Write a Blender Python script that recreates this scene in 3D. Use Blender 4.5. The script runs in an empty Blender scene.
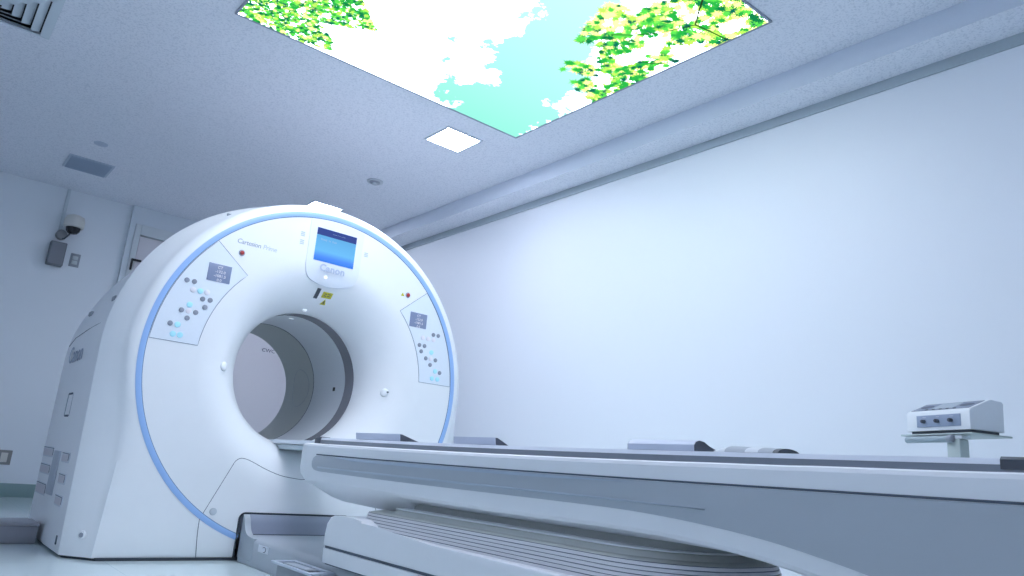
import bpy, bmesh, math, random
from mathutils import Vector, Matrix
from math import pi, sin, cos, sqrt, atan2, radians
random.seed(7)
S = bpy.context.scene
COL = S.collection
# ------------------------------------------------------------------ camera
F_PX = 741.398
ROLL, PITCH, YAW = radians(4.690), radians(14.1393), radians(38.6922)
CAM = Vector((-1.79687, -3.92513, 0.52874))
fw = Vector((sin(YAW)*cos(PITCH), cos(YAW)*cos(PITCH), sin(PITCH)))
rt0 = Vector((cos(YAW), -sin(YAW), 0)); up0 = rt0.cross(fw)
rt = rt0*cos(ROLL) + up0*sin(ROLL); up = -rt0*sin(ROLL) + up0*cos(ROLL)
cd = bpy.data.cameras.new('camera'); cd.sensor_width = 36; cd.lens = F_PX/1024*36
cd.clip_start = 0.02
camo = bpy.data.objects.new('camera', cd); COL.objects.link(camo)
M = Matrix((rt, up, -fw)).transposed().to_4x4(); M.translation = CAM
camo.matrix_world = M; S.camera = camo
# ------------------------------------------------------------------ exposure, world
S.view_settings.view_transform = 'Standard'; S.view_settings.look = 'None'
S.view_settings.gamma = 1; S.view_settings.use_curve_mapping = False
S.view_settings.exposure = 0.0
S.cycles.max_bounces = 12; S.cycles.diffuse_bounces = 8; S.cycles.glossy_bounces = 3; S.cycles.transmission_bounces = 2
SKY_S = 9.5          # backlit ceiling picture, white parts
FILL_S = 4.5         # larger unseen fill lamps added to the room behind the photographer
LAMP_S = 55.0        # small square ceiling lamps
w = bpy.data.worlds.new('world'); S.world = w; w.use_nodes = True
w.node_tree.nodes['Background'].inputs[0].default_value = (0.02, 0.03, 0.04, 1)
w.node_tree.nodes['Background'].inputs[1].default_value = 0.3

# ------------------------------------------------------------------ materials
MATS = {}
def mat(name, col, rough=0.5, metal=0, emit=None, es=0, bump=0, bscale=60, spec=0.5, var=0, coat=0, alpha=None):
    if name in MATS: return MATS[name]
    m = bpy.data.materials.new(name); m.use_nodes = True
    nt = m.node_tree; b = nt.nodes['Principled BSDF']
    b.inputs['Base Color'].default_value = (*col, 1); b.inputs['Roughness'].default_value = rough
    b.inputs['Metallic'].default_value = metal; b.inputs['Specular IOR Level'].default_value = spec
    b.inputs['Coat Weight'].default_value = coat
    if emit: b.inputs['Emission Color'].default_value = (*emit, 1); b.inputs['Emission Strength'].default_value = es
    tc = nt.nodes.new('ShaderNodeTexCoord')
    nz = nt.nodes.new('ShaderNodeTexNoise'); nz.inputs['Scale'].default_value = bscale; nz.inputs['Detail'].default_value = 4
    nt.links.new(tc.outputs['Object'], nz.inputs['Vector'])
    if var or not bump:
        v = var or 0.02
        mx = nt.nodes.new('ShaderNodeMix'); mx.data_type = 'RGBA'
        mx.inputs['A'].default_value = (*[c*(1-v) for c in col], 1); mx.inputs['B'].default_value = (*[min(1, c*(1+v)) for c in col], 1)
        nt.links.new(nz.outputs['Fac'], mx.inputs['Factor']); nt.links.new(mx.outputs['Result'], b.inputs['Base Color'])
    if bump:
        bp = nt.nodes.new('ShaderNodeBump'); bp.inputs['Strength'].default_value = bump; bp.inputs['Distance'].default_value = 0.002
        nt.links.new(nz.outputs['Fac'], bp.inputs['Height']); nt.links.new(bp.outputs['Normal'], b.inputs['Normal'])
    MATS[name] = m; return m
def emis(name, col, s):
    m = bpy.data.materials.new(name); m.use_nodes = True; nt = m.node_tree; nt.nodes.clear()
    o = nt.nodes.new('ShaderNodeOutputMaterial'); e = nt.nodes.new('ShaderNodeEmission')
    e.inputs[0].default_value = (*col, 1); e.inputs[1].default_value = s; nt.links.new(e.outputs[0], o.inputs[0]); return m

WHITE = mat('white_plastic', (.86, .87, .89), .33, bscale=8, coat=.15)
WARMW = mat('cool_white_plastic', (.80, .81, .84), .4, bscale=8)
SIDEW = mat('side_cover_plastic', (.83, .83, .86), .42, bscale=8)
BLUE = mat('blue_ring', (.33, .51, .84), .3)
SEAM = mat('seam', (.10, .12, .16), .7)
GASK = mat('dark_gasket', (.035, .045, .06), .6)
PANELG = mat('grey_panel', (.42, .455, .50), .38, bscale=8)
GREY = mat('mid_grey', (.33, .36, .42), .45)
LGREY = mat('light_grey', (.55, .59, .64), .4)
BELL = mat('bellows_grey', (.74, .73, .76), .55)
DARK = mat('dark_grey', (.06, .07, .09), .5)
BLACK = mat('black', (.01, .01, .012), .5)
RINGD = mat('bore_window', (.20, .20, .23), .25)
BORE1 = mat('bore_liner', (.66, .69, .72), .45)
BORE2 = mat('bore_liner_rear', (.50, .52, .50), .5)
BTN = mat('button_grey', (.27, .29, .35), .4)
BTNC = mat('button_lit', (.45, .82, .92), .4, emit=(.35, .9, 1), es=.04)
BTNW = mat('button_white', (.85, .82, .88), .4)
RED = mat('red_button', (.45, .03, .03), .3)
YEL = mat('yellow_label', (.55, .50, .02), .5)
STEEL = mat('steel', (.55, .57, .58), .3, 1)
PAINTM = mat('painted_metal', (.46, .53, .52), .35)
DEVW = mat('device_white', (.74, .77, .80), .4)
RAIL = mat('rail_grey', (.20, .225, .27), .35)
RAILHI = mat('rail_highlight', (.80, .83, .90), .3)
PAD = mat('pad_grey', (.56, .60, .72), .5, bump=.2)
STRAPW = mat('strap_white', (.72, .75, .78), .8, bump=.3, bscale=200)
STRAPG = mat('strap_grey', (.45, .48, .52), .9, bump=.3, bscale=200)
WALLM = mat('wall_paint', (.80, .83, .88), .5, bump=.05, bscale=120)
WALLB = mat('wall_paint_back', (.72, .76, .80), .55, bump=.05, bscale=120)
DOORM = mat('door_leaf', (.72, .69, .72), .5)
FRAMEM = mat('door_frame', (.62, .66, .68), .45)
BASEB = mat('baseboard_green', (.20, .30, .30), .35)
SPK = mat('speaker_grey', (.16, .17, .20), .6, bump=.5, bscale=400)
CREAM = mat('cream_plastic', (.62, .60, .56), .4)
TXT = mat('lettering', (.30, .34, .42), .5)
TXTL = mat('lettering_light', (.52, .58, .66), .5)
LCDT = emis('lcd_text', (.75, .80, .95), .95)
LCD = mat('lcd_screen', (.10, .13, .22), .25, emit=(.20, .26, .42), es=.55)
SCRB = emis('screen_navy', (.05, .085, .32), 1.0)
SCRT = emis('screen_text', (.45, .65, 1.0), .9)
LAMPM = emis('lamp_diffuser', (.79, .84, 1.0), LAMP_S)
FILLM = emis('fill_lamp_diffuser', (.79, .84, 1.0), FILL_S)
LEAFM = [emis('leaf_%s' % n, c, s) for n, c, s in (('deep', (.01, .33, .10), .8), ('green', (.03, .55, .08), 1.0), ('bright', (.12, .80, .10), 1.1), ('lime', (.50, .98, .12), 1.3), ('yellow', (.95, 1.0, .30), 1.8), ('teal', (.01, .28, .18), .7))]
TWIG = emis('twig_print', (.05, .10, .03), .5)

def ceiling_mat():
    m = bpy.data.materials.new('ceiling_board'); m.use_nodes = True; nt = m.node_tree; b = nt.nodes['Principled BSDF']
    b.inputs['Roughness'].default_value = .9
    tc = nt.nodes.new('ShaderNodeTexCoord')
    a = nt.nodes.new('ShaderNodeTexNoise'); a.inputs['Scale'].default_value = 95; a.inputs['Detail'].default_value = 3; a.inputs['Distortion'].default_value = .3
    r = nt.nodes.new('ShaderNodeValToRGB'); r.color_ramp.elements[0].position = .36; r.color_ramp.elements[1].position = .50
    r.color_ramp.elements[0].color = (.66, .69, .76, 1); r.color_ramp.elements[1].color = (.80, .82, .88, 1)
    bp = nt.nodes.new('ShaderNodeBump'); bp.inputs['Strength'].default_value = .5; bp.inputs['Distance'].default_value = .003
    nt.links.new(tc.outputs['Object'], a.inputs['Vector']); nt.links.new(a.outputs['Fac'], r.inputs[0])
    nt.links.new(r.outputs[0], b.inputs['Base Color']); nt.links.new(a.outputs['Fac'], bp.inputs['Height']); nt.links.new(bp.outputs[0], b.inputs['Normal'])
    return m
CEIL = ceiling_mat()
def floor_mat():
    m = bpy.data.materials.new('vinyl_floor'); m.use_nodes = True; nt = m.node_tree; b = nt.nodes['Principled BSDF']
    b.inputs['Roughness'].default_value = .10; b.inputs['Specular IOR Level'].default_value = .7
    tc = nt.nodes.new('ShaderNodeTexCoord')
    br = nt.nodes.new('ShaderNodeTexBrick'); br.offset = 0; br.inputs['Scale'].default_value = 1
    br.inputs['Brick Width'].default_value = .9; br.inputs['Row Height'].default_value = .9; br.inputs['Mortar Size'].default_value = .002
    br.inputs['Color1'].default_value = (.66, .76, .78, 1); br.inputs['Color2'].default_value = (.68, .78, .79, 1); br.inputs['Mortar'].default_value = (.55, .66, .68, 1)
    nt.links.new(tc.outputs['Object'], br.inputs['Vector']); nt.links.new(br.outputs[0], b.inputs['Base Color'])
    return m
FLOORM = floor_mat()
def sky_print():
    m = bpy.data.materials.new('backlit_sky_print'); m.use_nodes = True; nt = m.node_tree; nt.nodes.clear()
    N = nt.nodes.new; Lk = nt.links.new
    o = N('ShaderNodeOutputMaterial'); e = N('ShaderNodeEmission'); Lk(e.outputs[0], o.inputs[0])
    tc = N('ShaderNodeTexCoord'); sp = N('ShaderNodeSeparateXYZ'); Lk(tc.outputs['Object'], sp.inputs[0])
    def math_(op, a, b=None, c=None):
        n = N('ShaderNodeMath'); n.operation = op
        for i, v in enumerate((a, b, c)):
            if v is None: continue
            if isinstance(v, (int, float)): n.inputs[i].default_value = v
            else: Lk(v, n.inputs[i])
        return n.outputs[0]
    # distance from the open band of blue sky that crosses the print
    s = math_('ADD', math_('MULTIPLY', math_('SUBTRACT', sp.outputs[0], .85), .946), math_('MULTIPLY', math_('ADD', sp.outputs[1], .35), -.325))
    wd = N('ShaderNodeMapRange'); wd.inputs['From Min'].default_value = -1.7; wd.inputs['From Max'].default_value = -.8; wd.inputs['To Min'].default_value = .12; wd.inputs['To Max'].default_value = .37
    Lk(sp.outputs[1], wd.inputs['Value'])
    d = math_('DIVIDE', math_('ABSOLUTE', s), wd.outputs[0])
    n1 = N('ShaderNodeTexNoise'); n1.inputs['Scale'].default_value = 3.4; n1.inputs['Detail'].default_value = 6; n1.inputs['Roughness'].default_value = .6; Lk(tc.outputs['Object'], n1.inputs['Vector'])
    v = math_('SUBTRACT', math_('ADD', math_('MULTIPLY', n1.outputs['Fac'], 1.7), .01), math_('MULTIPLY', d, .5))
    r = N('ShaderNodeValToRGB'); cr = r.color_ramp; cr.elements[0].position = .30; cr.elements[0].color = (0, 0, 0, 1); cr.elements[1].position = .42; cr.elements[1].color = (1, 1, 1, 1)
    Lk(v, r.inputs[0])
    mx = N('ShaderNodeMix'); mx.data_type = 'RGBA'; Lk(r.outputs[0], mx.inputs['Factor'])
    mx.inputs['A'].default_value = (.775*SKY_S, .835*SKY_S, 1.0*SKY_S, 1)
    g = N('ShaderNodeMapRange'); g.inputs['From Min'].default_value = -1.9; g.inputs['From Max'].default_value = -.2; Lk(sp.outputs[1], g.inputs['Value'])
    mb = N('ShaderNodeMix'); mb.data_type = 'RGBA'; Lk(g.outputs[0], mb.inputs['Factor'])
    mb.inputs['A'].default_value = (.72, 1.25, 1.25, 1); mb.inputs['B'].default_value = (.36, 1.0, .84, 1)
    Lk(mb.outputs['Result'], mx.inputs['B'])
    Lk(mx.outputs['Result'], e.inputs[0]); return m
SKYM = sky_print()
def screen_mat():
    m = bpy.data.materials.new('screen_gradient'); m.use_nodes = True; nt = m.node_tree; nt.nodes.clear(); N = nt.nodes.new
    o = N('ShaderNodeOutputMaterial'); e = N('ShaderNodeEmission'); nt.links.new(e.outputs[0], o.inputs[0])
    tc = N('ShaderNodeTexCoord'); sp = N('ShaderNodeSeparateXYZ'); nt.links.new(tc.outputs['Object'], sp.inputs[0])
    mr = N('ShaderNodeMapRange'); mr.inputs['From Min'].default_value = 1.638; mr.inputs['From Max'].default_value = 1.79; nt.links.new(sp.outputs[2], mr.inputs['Value'])
    r = N('ShaderNodeValToRGB'); cr = r.color_ramp
    cr.elements[0].position = 0; cr.elements[0].color = (.06, .24, .95, 1); cr.elements[1].position = 1; cr.elements[1].color = (.14, .46, .86, 1)
    a = cr.elements.new(.18); a.color = (.10, .32, 1, 1); a = cr.elements.new(.4); a.color = (.17, .55, 1, 1)
    nt.links.new(mr.outputs[0], r.inputs[0]); nt.links.new(r.outputs[0], e.inputs[0]); return m
SCRG = screen_mat()

# ------------------------------------------------------------------ helpers
def tag(o, label=None, cat=None, group=None, kind=None):
    if label: o['label'] = label
    if cat: o['category'] = cat
    if group: o['group'] = group
    if kind: o['kind'] = kind
    return o
def thing(name, loc, label, cat, group=None):
    o = bpy.data.objects.new(name, None); COL.objects.link(o); o.location = loc; o.empty_display_size = .1
    return tag(o, label, cat, group)
def attach(o, parent):
    if parent is not None:
        o.parent = parent
        if parent.parent is None and parent.type == 'EMPTY':
            o.matrix_parent_inverse = Matrix.Translation(parent.location).inverted()
def link_mesh(name, me, m, parent=None, smooth=True, angle=32):
    mats = m if isinstance(m, (list, tuple)) else [m]
    for x in mats: me.materials.append(x)
    o = bpy.data.objects.new(name, me); COL.objects.link(o)
    if smooth and len(me.polygons):
        bm = bmesh.new(); bm.from_mesh(me)
        for f in bm.faces: f.smooth = True
        lim = radians(angle)
        for e in bm.edges:
            if len(e.link_faces) == 2: e.smooth = e.calc_face_angle(0) < lim
        bm.to_mesh(me); bm.free()
    attach(o, parent); return o
def make(name, bm, m, parent=None, smooth=True, angle=32, normals=True):
    if normals: bmesh.ops.recalc_face_normals(bm, faces=bm.faces)
    me = bpy.data.meshes.new(name); bm.to_mesh(me); bm.free()
    return link_mesh(name, me, m, parent, smooth, angle)
def add_box(bm, x0, x1, y0, y1, z0, z1, bev=0, seg=2, mi=0, mtx=None):
    b = bmesh.new(); bmesh.ops.create_cube(b, size=1)
    for v in b.verts: v.co = Vector((x0+(v.co.x+.5)*(x1-x0), y0+(v.co.y+.5)*(y1-y0), z0+(v.co.z+.5)*(z1-z0)))
    if bev: bmesh.ops.bevel(b, geom=b.edges[:], offset=bev, segments=seg, affect='EDGES', profile=.5)
    merge(bm, b, mi, mtx); return bm
def merge(bm, b, mi=0, mtx=None):
    if mtx is not None: bmesh.ops.transform(b, matrix=mtx, verts=b.verts)
    mp = {v: bm.verts.new(v.co) for v in b.verts}
    for f in b.faces:
        try: n = bm.faces.new([mp[v] for v in f.verts]); n.material_index = mi
        except ValueError: pass
    b.free()
def box(name, dims, m, parent=None, bev=0, seg=2, mtx=None):
    bm = bmesh.new(); add_box(bm, *dims, bev=bev, seg=seg, mtx=mtx); return make(name, bm, m, parent)
def add_cyl(bm, c, axis, r, h, r2=None, seg=28, mi=0, bev=0):
    b = bmesh.new(); bmesh.ops.create_cone(b, cap_ends=True, segments=seg, radius1=r, radius2=r if r2 is None else r2, depth=h)
    if bev:
        es = [e for e in b.edges if abs(e.verts[0].co.z-e.verts[1].co.z) < 1e-6]
        bmesh.ops.bevel(b, geom=es, offset=bev, segments=2, affect='EDGES', profile=.5)
    q = Vector((0, 0, 1)).rotation_difference(Vector(axis)).to_matrix().to_4x4(); q.translation = Vector(c)
    merge(bm, b, mi, q); return bm
def cyl(name, c, axis, r, h, m, parent=None, r2=None, bev=0, seg=28):
    bm = bmesh.new(); add_cyl(bm, c, axis, r, h, r2, seg, 0, bev); return make(name, bm, m, parent)
def add_tube(bm, pts, r, n=8, closed=False):
    pts = [Vector(p) for p in pts]; rings = []; L = len(pts); prev = None
    for i, p in enumerate(pts):
        a = pts[(i-1) % L] if (closed or i) else p; b = pts[(i+1) % L] if (closed or i < L-1) else p
        t = (b-a).normalized()
        if prev is None: x = t.orthogonal().normalized()
        else: x = (prev - t*prev.dot(t)).normalized()
        prev = x; y = t.cross(x)
        rings.append([bm.verts.new(p + x*(r*cos(2*pi*k/n)) + y*(r*sin(2*pi*k/n))) for k in range(n)])
    for i in range(L if closed else L-1):
        A, B = rings[i], rings[(i+1) % L]
        for k in range(n): bm.faces.new((A[k], A[(k+1) % n], B[(k+1) % n], B[k]))
    if not closed: bm.faces.new(rings[0][::-1]); bm.faces.new(rings[-1])
    return bm
def tube(name, pts, r, m, parent=None, n=8, closed=False):
    bm = bmesh.new(); add_tube(bm, pts, r, n, closed); return make(name, bm, m, parent)
def prism(name, pts, axis, a, b, m, parent=None, bev=0, seg=2, mtx=None, smooth=True):
    """polygon pts (2D) extruded along axis 'x','y','z' from a to b"""
    bm = bmesh.new(); add_prism(bm, pts, axis, a, b, bev, seg, mtx=mtx); return make(name, bm, m, parent, smooth)
def add_prism(bm, pts, axis, a, b, bev=0, seg=2, mi=0, mtx=None, n=0):
    if n:
        P = {'x': lambda u, v, w: (w, u, v), 'y': lambda u, v, w: (u, w, v), 'z': lambda u, v, w: (u, v, w)}[axis]
        q = bmesh.new(); loft(q, [[P(u, v, a+(b-a)*k/n) for u, v in pts] for k in range(n+1)], True, True, True); merge(bm, q, mi, mtx); return bm
    q = bmesh.new()
    P = {'x': lambda u, v, w: (w, u, v), 'y': lambda u, v, w: (u, w, v), 'z': lambda u, v, w: (u, v, w)}[axis]
    A = [q.verts.new(P(u, v, a)) for u, v in pts]; B = [q.verts.new(P(u, v, b)) for u, v in pts]
    fa = q.faces.new(A); fb = q.faces.new(B[::-1])
    n = len(pts)
    for i in range(n): q.faces.new((A[i], B[i], B[(i+1) % n], A[(i+1) % n]))
    if bev:
        es = list(set(list(fa.edges) + list(fb.edges)))
        bmesh.ops.bevel(q, geom=es, offset=bev, segments=seg, affect='EDGES', profile=.5)
    merge(bm, q, mi, mtx); return bm
def rrect(x0, x1, y0, y1, r, n=6):
    out = []
    for cx, cy, a0 in ((x1-r, y1-r, 0), (x0+r, y1-r, 90), (x0+r, y0+r, 180), (x1-r, y0+r, 270)):
        for k in range(n+1):
            a = radians(a0+90*k/n); out.append((cx+r*cos(a), cy+r*sin(a)))
    return out
def loft(bm, rings, closed=True, cap0=False, cap1=False, loop=False):
    R = [[bm.verts.new(p) for p in r] for r in rings]; n = len(R[0])
    K = len(R)
    for i in range(K if loop else K-1):
        A, B = R[i], R[(i+1) % K]
        for k in range(n if closed else n-1):
            bm.faces.new((A[k], A[(k+1) % n], B[(k+1) % n], B[k]))
    if cap0: bm.faces.new(R[0][::-1])
    if cap1: bm.faces.new(R[-1])
    return bm
def text(name, body, size, m, parent, fn, depth=.0006, align='CENTER', shear=0, space=1, bold=0):
    cu = bpy.data.curves.new(name, 'FONT'); cu.body = body; cu.size = size; cu.align_x = align; cu.align_y = 'CENTER'
    cu.extrude = depth; cu.shear = shear; cu.space_character = space; cu.offset = bold; cu.resolution_u = 3
    o = bpy.data.objects.new('t', cu); COL.objects.link(o)
    dg = bpy.context.evaluated_depsgraph_get(); me = bpy.data.meshes.new_from_object(o.evaluated_get(dg))
    bpy.data.objects.remove(o); bpy.data.curves.remove(cu)
    for v in me.vertices: v.co = Vector(fn(*v.co))
    me.name = name; me.materials.clear()
    return link_mesh(name, me, m, parent, False)
def cut(o, cutter_bm):
    me = bpy.data.meshes.new('c'); cutter_bm.to_mesh(me); cutter_bm.free()
    c = bpy.data.objects.new('c', me); COL.objects.link(c)
    md = o.modifiers.new('b', 'BOOLEAN'); md.object = c; md.operation = 'DIFFERENCE'; md.solver = 'EXACT'
    dg = bpy.context.evaluated_depsgraph_get(); nm = bpy.data.meshes.new_from_object(o.evaluated_get(dg))
    old = o.data; o.modifiers.clear(); o.data = nm; nm.name = o.name
    bpy.data.objects.remove(c); bpy.data.meshes.remove(old)

# ------------------------------------------------------------------ room
H, YB, XR, XF = 2.838, 4.01, 1.872, 1.634      # ceiling height, back wall, right wall, front of the beam
XL, YF = -3.3, -6.2
def struct(o, **k): o['kind'] = 'structure'; return o
struct(box('floor', (XL-.15, XR+.15, YF-.15, YB+.15, -.1, 0), FLOORM))
# the ceiling with the well of the square diffuser left open
struct(box('ceiling', (XL-.15, XR+.15, YF-.15, YB+.15, H, H+.12), CEIL))
struct(box('wall_right', (XR, XR+.15, YF, YB, 0, H), WALLM))
struct(box('wall_left', (XL-.15, XL, YF, YB, 0, H), WALLM))
struct(box('wall_front', (XL-.15, XR+.15, YF-.15, YF, 0, H), WALLM))
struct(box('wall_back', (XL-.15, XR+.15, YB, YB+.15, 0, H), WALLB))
# beam casing along the top of the right wall: smooth face, board underside
bm = bmesh.new(); add_box(bm, XF, XR, YF, YB, 2.712, H, 0)
for f in bm.faces: f.material_index = 1 if f.calc_center_median().z < 2.72 else 0
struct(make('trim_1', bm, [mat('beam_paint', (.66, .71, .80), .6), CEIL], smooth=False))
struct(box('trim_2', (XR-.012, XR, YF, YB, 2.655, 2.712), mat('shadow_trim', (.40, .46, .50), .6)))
struct(box('baseboard_back', (XL, -.46, YB-.012, YB, 0, .115), BASEB, bev=.004))
struct(box('baseboard_right', (XR-.012, XR, YF, YB-.02, 0, .115), BASEB, bev=.004))
struct(box('baseboard_left', (XL, XL+.012, YF, YB-.02, 0, .115), BASEB, bev=.004))
struct(box('baseboard_front', (XL+.02, XR-.02, YF, YF+.012, 0, .115), BASEB, bev=.004))
# door surround (reaches the ceiling), frame, leaf, notice and latch
sur = bmesh.new(); add_box(sur, -.375, -.325, YB-.05, YB, 0, H-.001); add_box(sur, -.325, XF-.02, YB-.05, YB, 2.655, H-.001)
door = struct(make('door_1', sur, mat('door_surround', (.64, .69, .74), .5)))
fr = bmesh.new(); add_box(fr, -.325, -.27, YB-.065, YB, 0, 2.655, .004); add_box(fr, -.27, 1.58, YB-.065, YB, 2.55, 2.655, .004); add_box(fr, 1.53, 1.58, YB-.065, YB, 0, 2.55, .004)
make('door_frame', fr, FRAMEM, door)
leaf = box('door_leaf', (-.262, 1.524, YB-.035, YB, .008, 2.542), DOORM, door, bev=.002)
lb = bmesh.new(); add_box(lb, -.305, -.215, YB-.085, YB-.065, 2.275, 2.295, .002); add_box(lb, -.305, -.287, YB-.085, YB-.065, 2.18, 2.276, .002)
make('latch', lb, BLACK, door)
text('door_notice', 'CWC', .055, mat('notice_ink', (.08, .09, .14), .6), leaf, lambda u, v, d: (1.215+u*1.1, YB-.0365-d, 1.628+v))
# outer corner of the room: skirting under the door side ends at the surround

# ------------------------------------------------------------------ ceiling things
def up_plate(name, x0, x1, y0, y1, z0, z1, m, parent, bev=.002): return box(name, (x0, x1, y0, y1, z0, z1), m, parent, bev=bev)
# backlit sky picture
PX0, PX1, PY0, PY1 = -.82, 1.157, -2.118, -.14
sky = thing('ceiling_picture', ((PX0+PX1)/2, (PY0+PY1)/2, H), 'large square backlit picture of clouds and maple leaves set in the ceiling', 'light panel')
fb = bmesh.new()
for d in ((PX0-.012, PX1+.012, PY1, PY1+.012), (PX0-.012, PX1+.012, PY0-.012, PY0), (PX0-.012, PX0, PY0, PY1), (PX1, PX1+.012, PY0, PY1)):
    add_box(fb, *d, H-.010, H-.0005)
make('frame', fb, mat('picture_frame', (.30, .34, .42), .5), sky)
prt = box('printed_panel', (PX0, PX1, PY0, PY1, H-.007, H-.001), SKYM, sky)
def in_poly(x, y, P):
    c = False
    for i in range(len(P)):
        (x1, y1), (x2, y2) = P[i], P[i-1]
        if (y1 > y) != (y2 > y) and x < (x2-x1)*(y-y1)/(y2-y1)+x1: c = not c
    return c
MAPLE = [(0, 1.1), (.13, .50), (.42, .72), (.27, .32), (.95, .50), (.42, .12), (.98, -.12), (.34, -.12), (.50, -.52), (.12, -.26), (.03, -.75)]
MAPLE = MAPLE + [(-x, y) for x, y in MAPLE[::-1] if x > 0]
def leaves(polys, n, smin, smax, mats_w, z, holes=None):
    bm = bmesh.new()
    xs = [p[0] for P in polys for p in P]; ys = [p[1] for P in polys for p in P]
    k = 0; tries = 0
    while k < n and tries < n*60:
        tries += 1
        x = random.uniform(min(xs), max(xs)); y = random.uniform(min(ys), max(ys))
        if not any(in_poly(x, y, P) for P in polys): continue
        if holes and holes(x, y) and random.random() < .93: continue
        s = random.uniform(smin, smax)
        a = random.uniform(0, 2*pi); sq = random.uniform(.6, 1)
        vs = []
        for u, v in MAPLE:
            u *= sq; vs.append(bm.verts.new((min(PX1, max(PX0, x+s*(u*cos(a)-v*sin(a)))), min(PY1, max(PY0, y+s*(u*sin(a)+v*cos(a)))), z-k*2e-7)))
        f = bm.faces.new(vs); f.material_index = random.choices(range(6), mats_w)[0]
        k += 1
    return bm
polyA = [(-.82, -.14), (-.82, -.95), (-.62, -.95), (-.36, -.72), (-.20, -.56), (-.36, -.46), (-.47, -.40), (-.33, -.29), (-.29, -.19), (-.46, -.14)]
holeA = lambda x, y: sin(x*31+y*13)*sin(y*27-x*11) > .72
o = make('printed_leaves', leaves([polyA], 2400, .014, .030, (3, 4, 4, 3, 1.8, 1.6), H-.0074, holeA), LEAFM, prt, False, normals=False); tag(o, 'small bright green leaves printed in the left corner', kind='stuff')
polyB = [(1.157, -.90), (1.03, -.90), (.91, -.97), (.94, -1.10), (.76, -1.03), (.73, -1.12), (.88, -1.20), (.73, -1.28), (.63, -1.28), (.55, -1.45), (.50, -1.66), (.66, -1.69), (.64, -1.82), (.74, -2.118), (1.157, -2.118)]
holeB = lambda x, y: (sin(x*17+y*9+1.2)*sin(y*14-x*8) > .32) or (.88 < x < 1.02 and -1.62 < y < -1.42) or (x > 1.03 and -1.72 < y < -1.56)
o = make('printed_leaves', leaves([polyB], 260, .035, .065, (0, 0, .3, 2, 6, 0), H-.0073, lambda x, y: holeB(x, y) and (x > .85 or y > -1.4)), LEAFM, prt, False, normals=False); tag(o, 'pale yellow leaves printed behind the green ones', kind='stuff')
o = make('printed_leaves', leaves([polyB], 560, .026, .052, (1.5, 5, 3.5, 2.5, 2, 1.4), H-.0074, holeB), LEAFM, prt, False, normals=False); tag(o, 'larger maple leaves printed in the right corner', kind='stuff')
tb = bmesh.new()
def twig(pts, wd):
    for (x0, y0), (x1, y1) in zip(pts, pts[1:]):
        d = Vector((x1-x0, y1-y0)).normalized(); n = Vector((-d.y, d.x))*wd
        tb.faces.new([tb.verts.new((a, b, H-.0078)) for a, b in ((x0+n.x, y0+n.y), (x1+n.x, y1+n.y), (x1-n.x, y1-n.y), (x0-n.x, y0-n.y))])
twig([(1.15, -1.88), (1.02, -1.86), (.93, -1.84), (.85, -1.92), (.76, -2.02)], .004)
make('printed_twig', tb, TWIG, prt, False, normals=False); tb = bmesh.new()
twig([(.93, -1.84), (.86, -1.66), (.78, -1.55), (.70, -1.47)], .003)
make('printed_twig', tb, TWIG, prt, False, normals=False); tb = bmesh.new()
twig([(1.15, -1.60), (1.08, -1.46), (.98, -1.40)], .003)
make('printed_twig', tb, TWIG, prt, False, normals=False)

def ceiling_lamp(x, y, s, label, ang=0):
    t = thing('ceiling_lamp', (x, y, H), label, 'ceiling light', 'small square ceiling lamps')
    b = bmesh.new(); h = s/2
    for d in ((x-h-.015, x+h+.015, y+h, y+h+.015), (x-h-.015, x+h+.015, y-h-.015, y-h), (x-h-.015, x-h, y-h, y+h), (x+h, x+h+.015, y-h, y+h)):
        add_box(b, *d, H-.008, H-.0005)
    make('lamp_frame', b, mat('lamp_frame', (.62, .67, .74), .5), t)
    box('diffuser', (x-h, x+h, y-h, y+h, H-.005, H-.001), LAMPM, t)
ceiling_lamp(.892, .245, .275, 'small bright square ceiling lamp beside the corner of the sky picture')
ceiling_lamp(.93, 2.45, .275, 'small square ceiling lamp glowing just above the top of the scanner')

def fill_lamp(x, y, label):  # out of view, added to lift the light in the room
    t = thing('ceiling_lamp', (x, y, H), label, 'ceiling light', 'added fill lamps out of view')
    box('lamp_frame', (x-.32, x+.32, y-.32, y+.32, H-.006, H-.0005), MATS['lamp_frame'], t)
    box('diffuser', (x-.3, x+.3, y-.3, y+.3, H-.009, H-.006), FILLM, t)
for x, y in ((-.55, -3.75), (-.55, -5.2), (-2.45, -3.9), (-2.45, -5.4)):
    fill_lamp(x, y, 'large square fill lamp added unseen behind the photographer')

# four-way air diffuser
ddx0, ddx1, ddy0, ddy1 = -2.10, -1.549, .455, 1.006
dif = thing('air_diffuser', ((ddx0+ddx1)/2, (ddy0+ddy1)/2, H), 'square louvred air diffuser in the ceiling at the upper left corner', 'air vent')
def sq_ring(b, o0, z0, o1, z1, th=.003):
    # sloping square ring between inset o0 at z0 and inset o1 at z1
    def R(o, z): return [(ddx0+o, ddy0+o, z), (ddx1-o, ddy0+o, z), (ddx1-o, ddy1-o, z), (ddx0+o, ddy1-o, z)]
    loft(b, [R(o0, z0), R(o1, z1), R(o1, z1+th), R(o0, z0+th)], True, loop=True)
b = bmesh.new(); sq_ring(b, 0, H-.006, .05, H-.020); make('outer_frame', b, mat('diffuser_paint', (.60, .67, .72), .5), dif, False)
for k in range(4):
    b = bmesh.new(); o0 = .058+k*.052; sq_ring(b, o0, H-.006-.004*k, o0+.045, H-.032-.004*k); make('louvre', b, MATS['diffuser_paint'], dif, False)
box('backing', (ddx0+.05, ddx1-.05, ddy0+.05, ddy1-.05, H-.004, H-.001), BLACK, dif)

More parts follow.
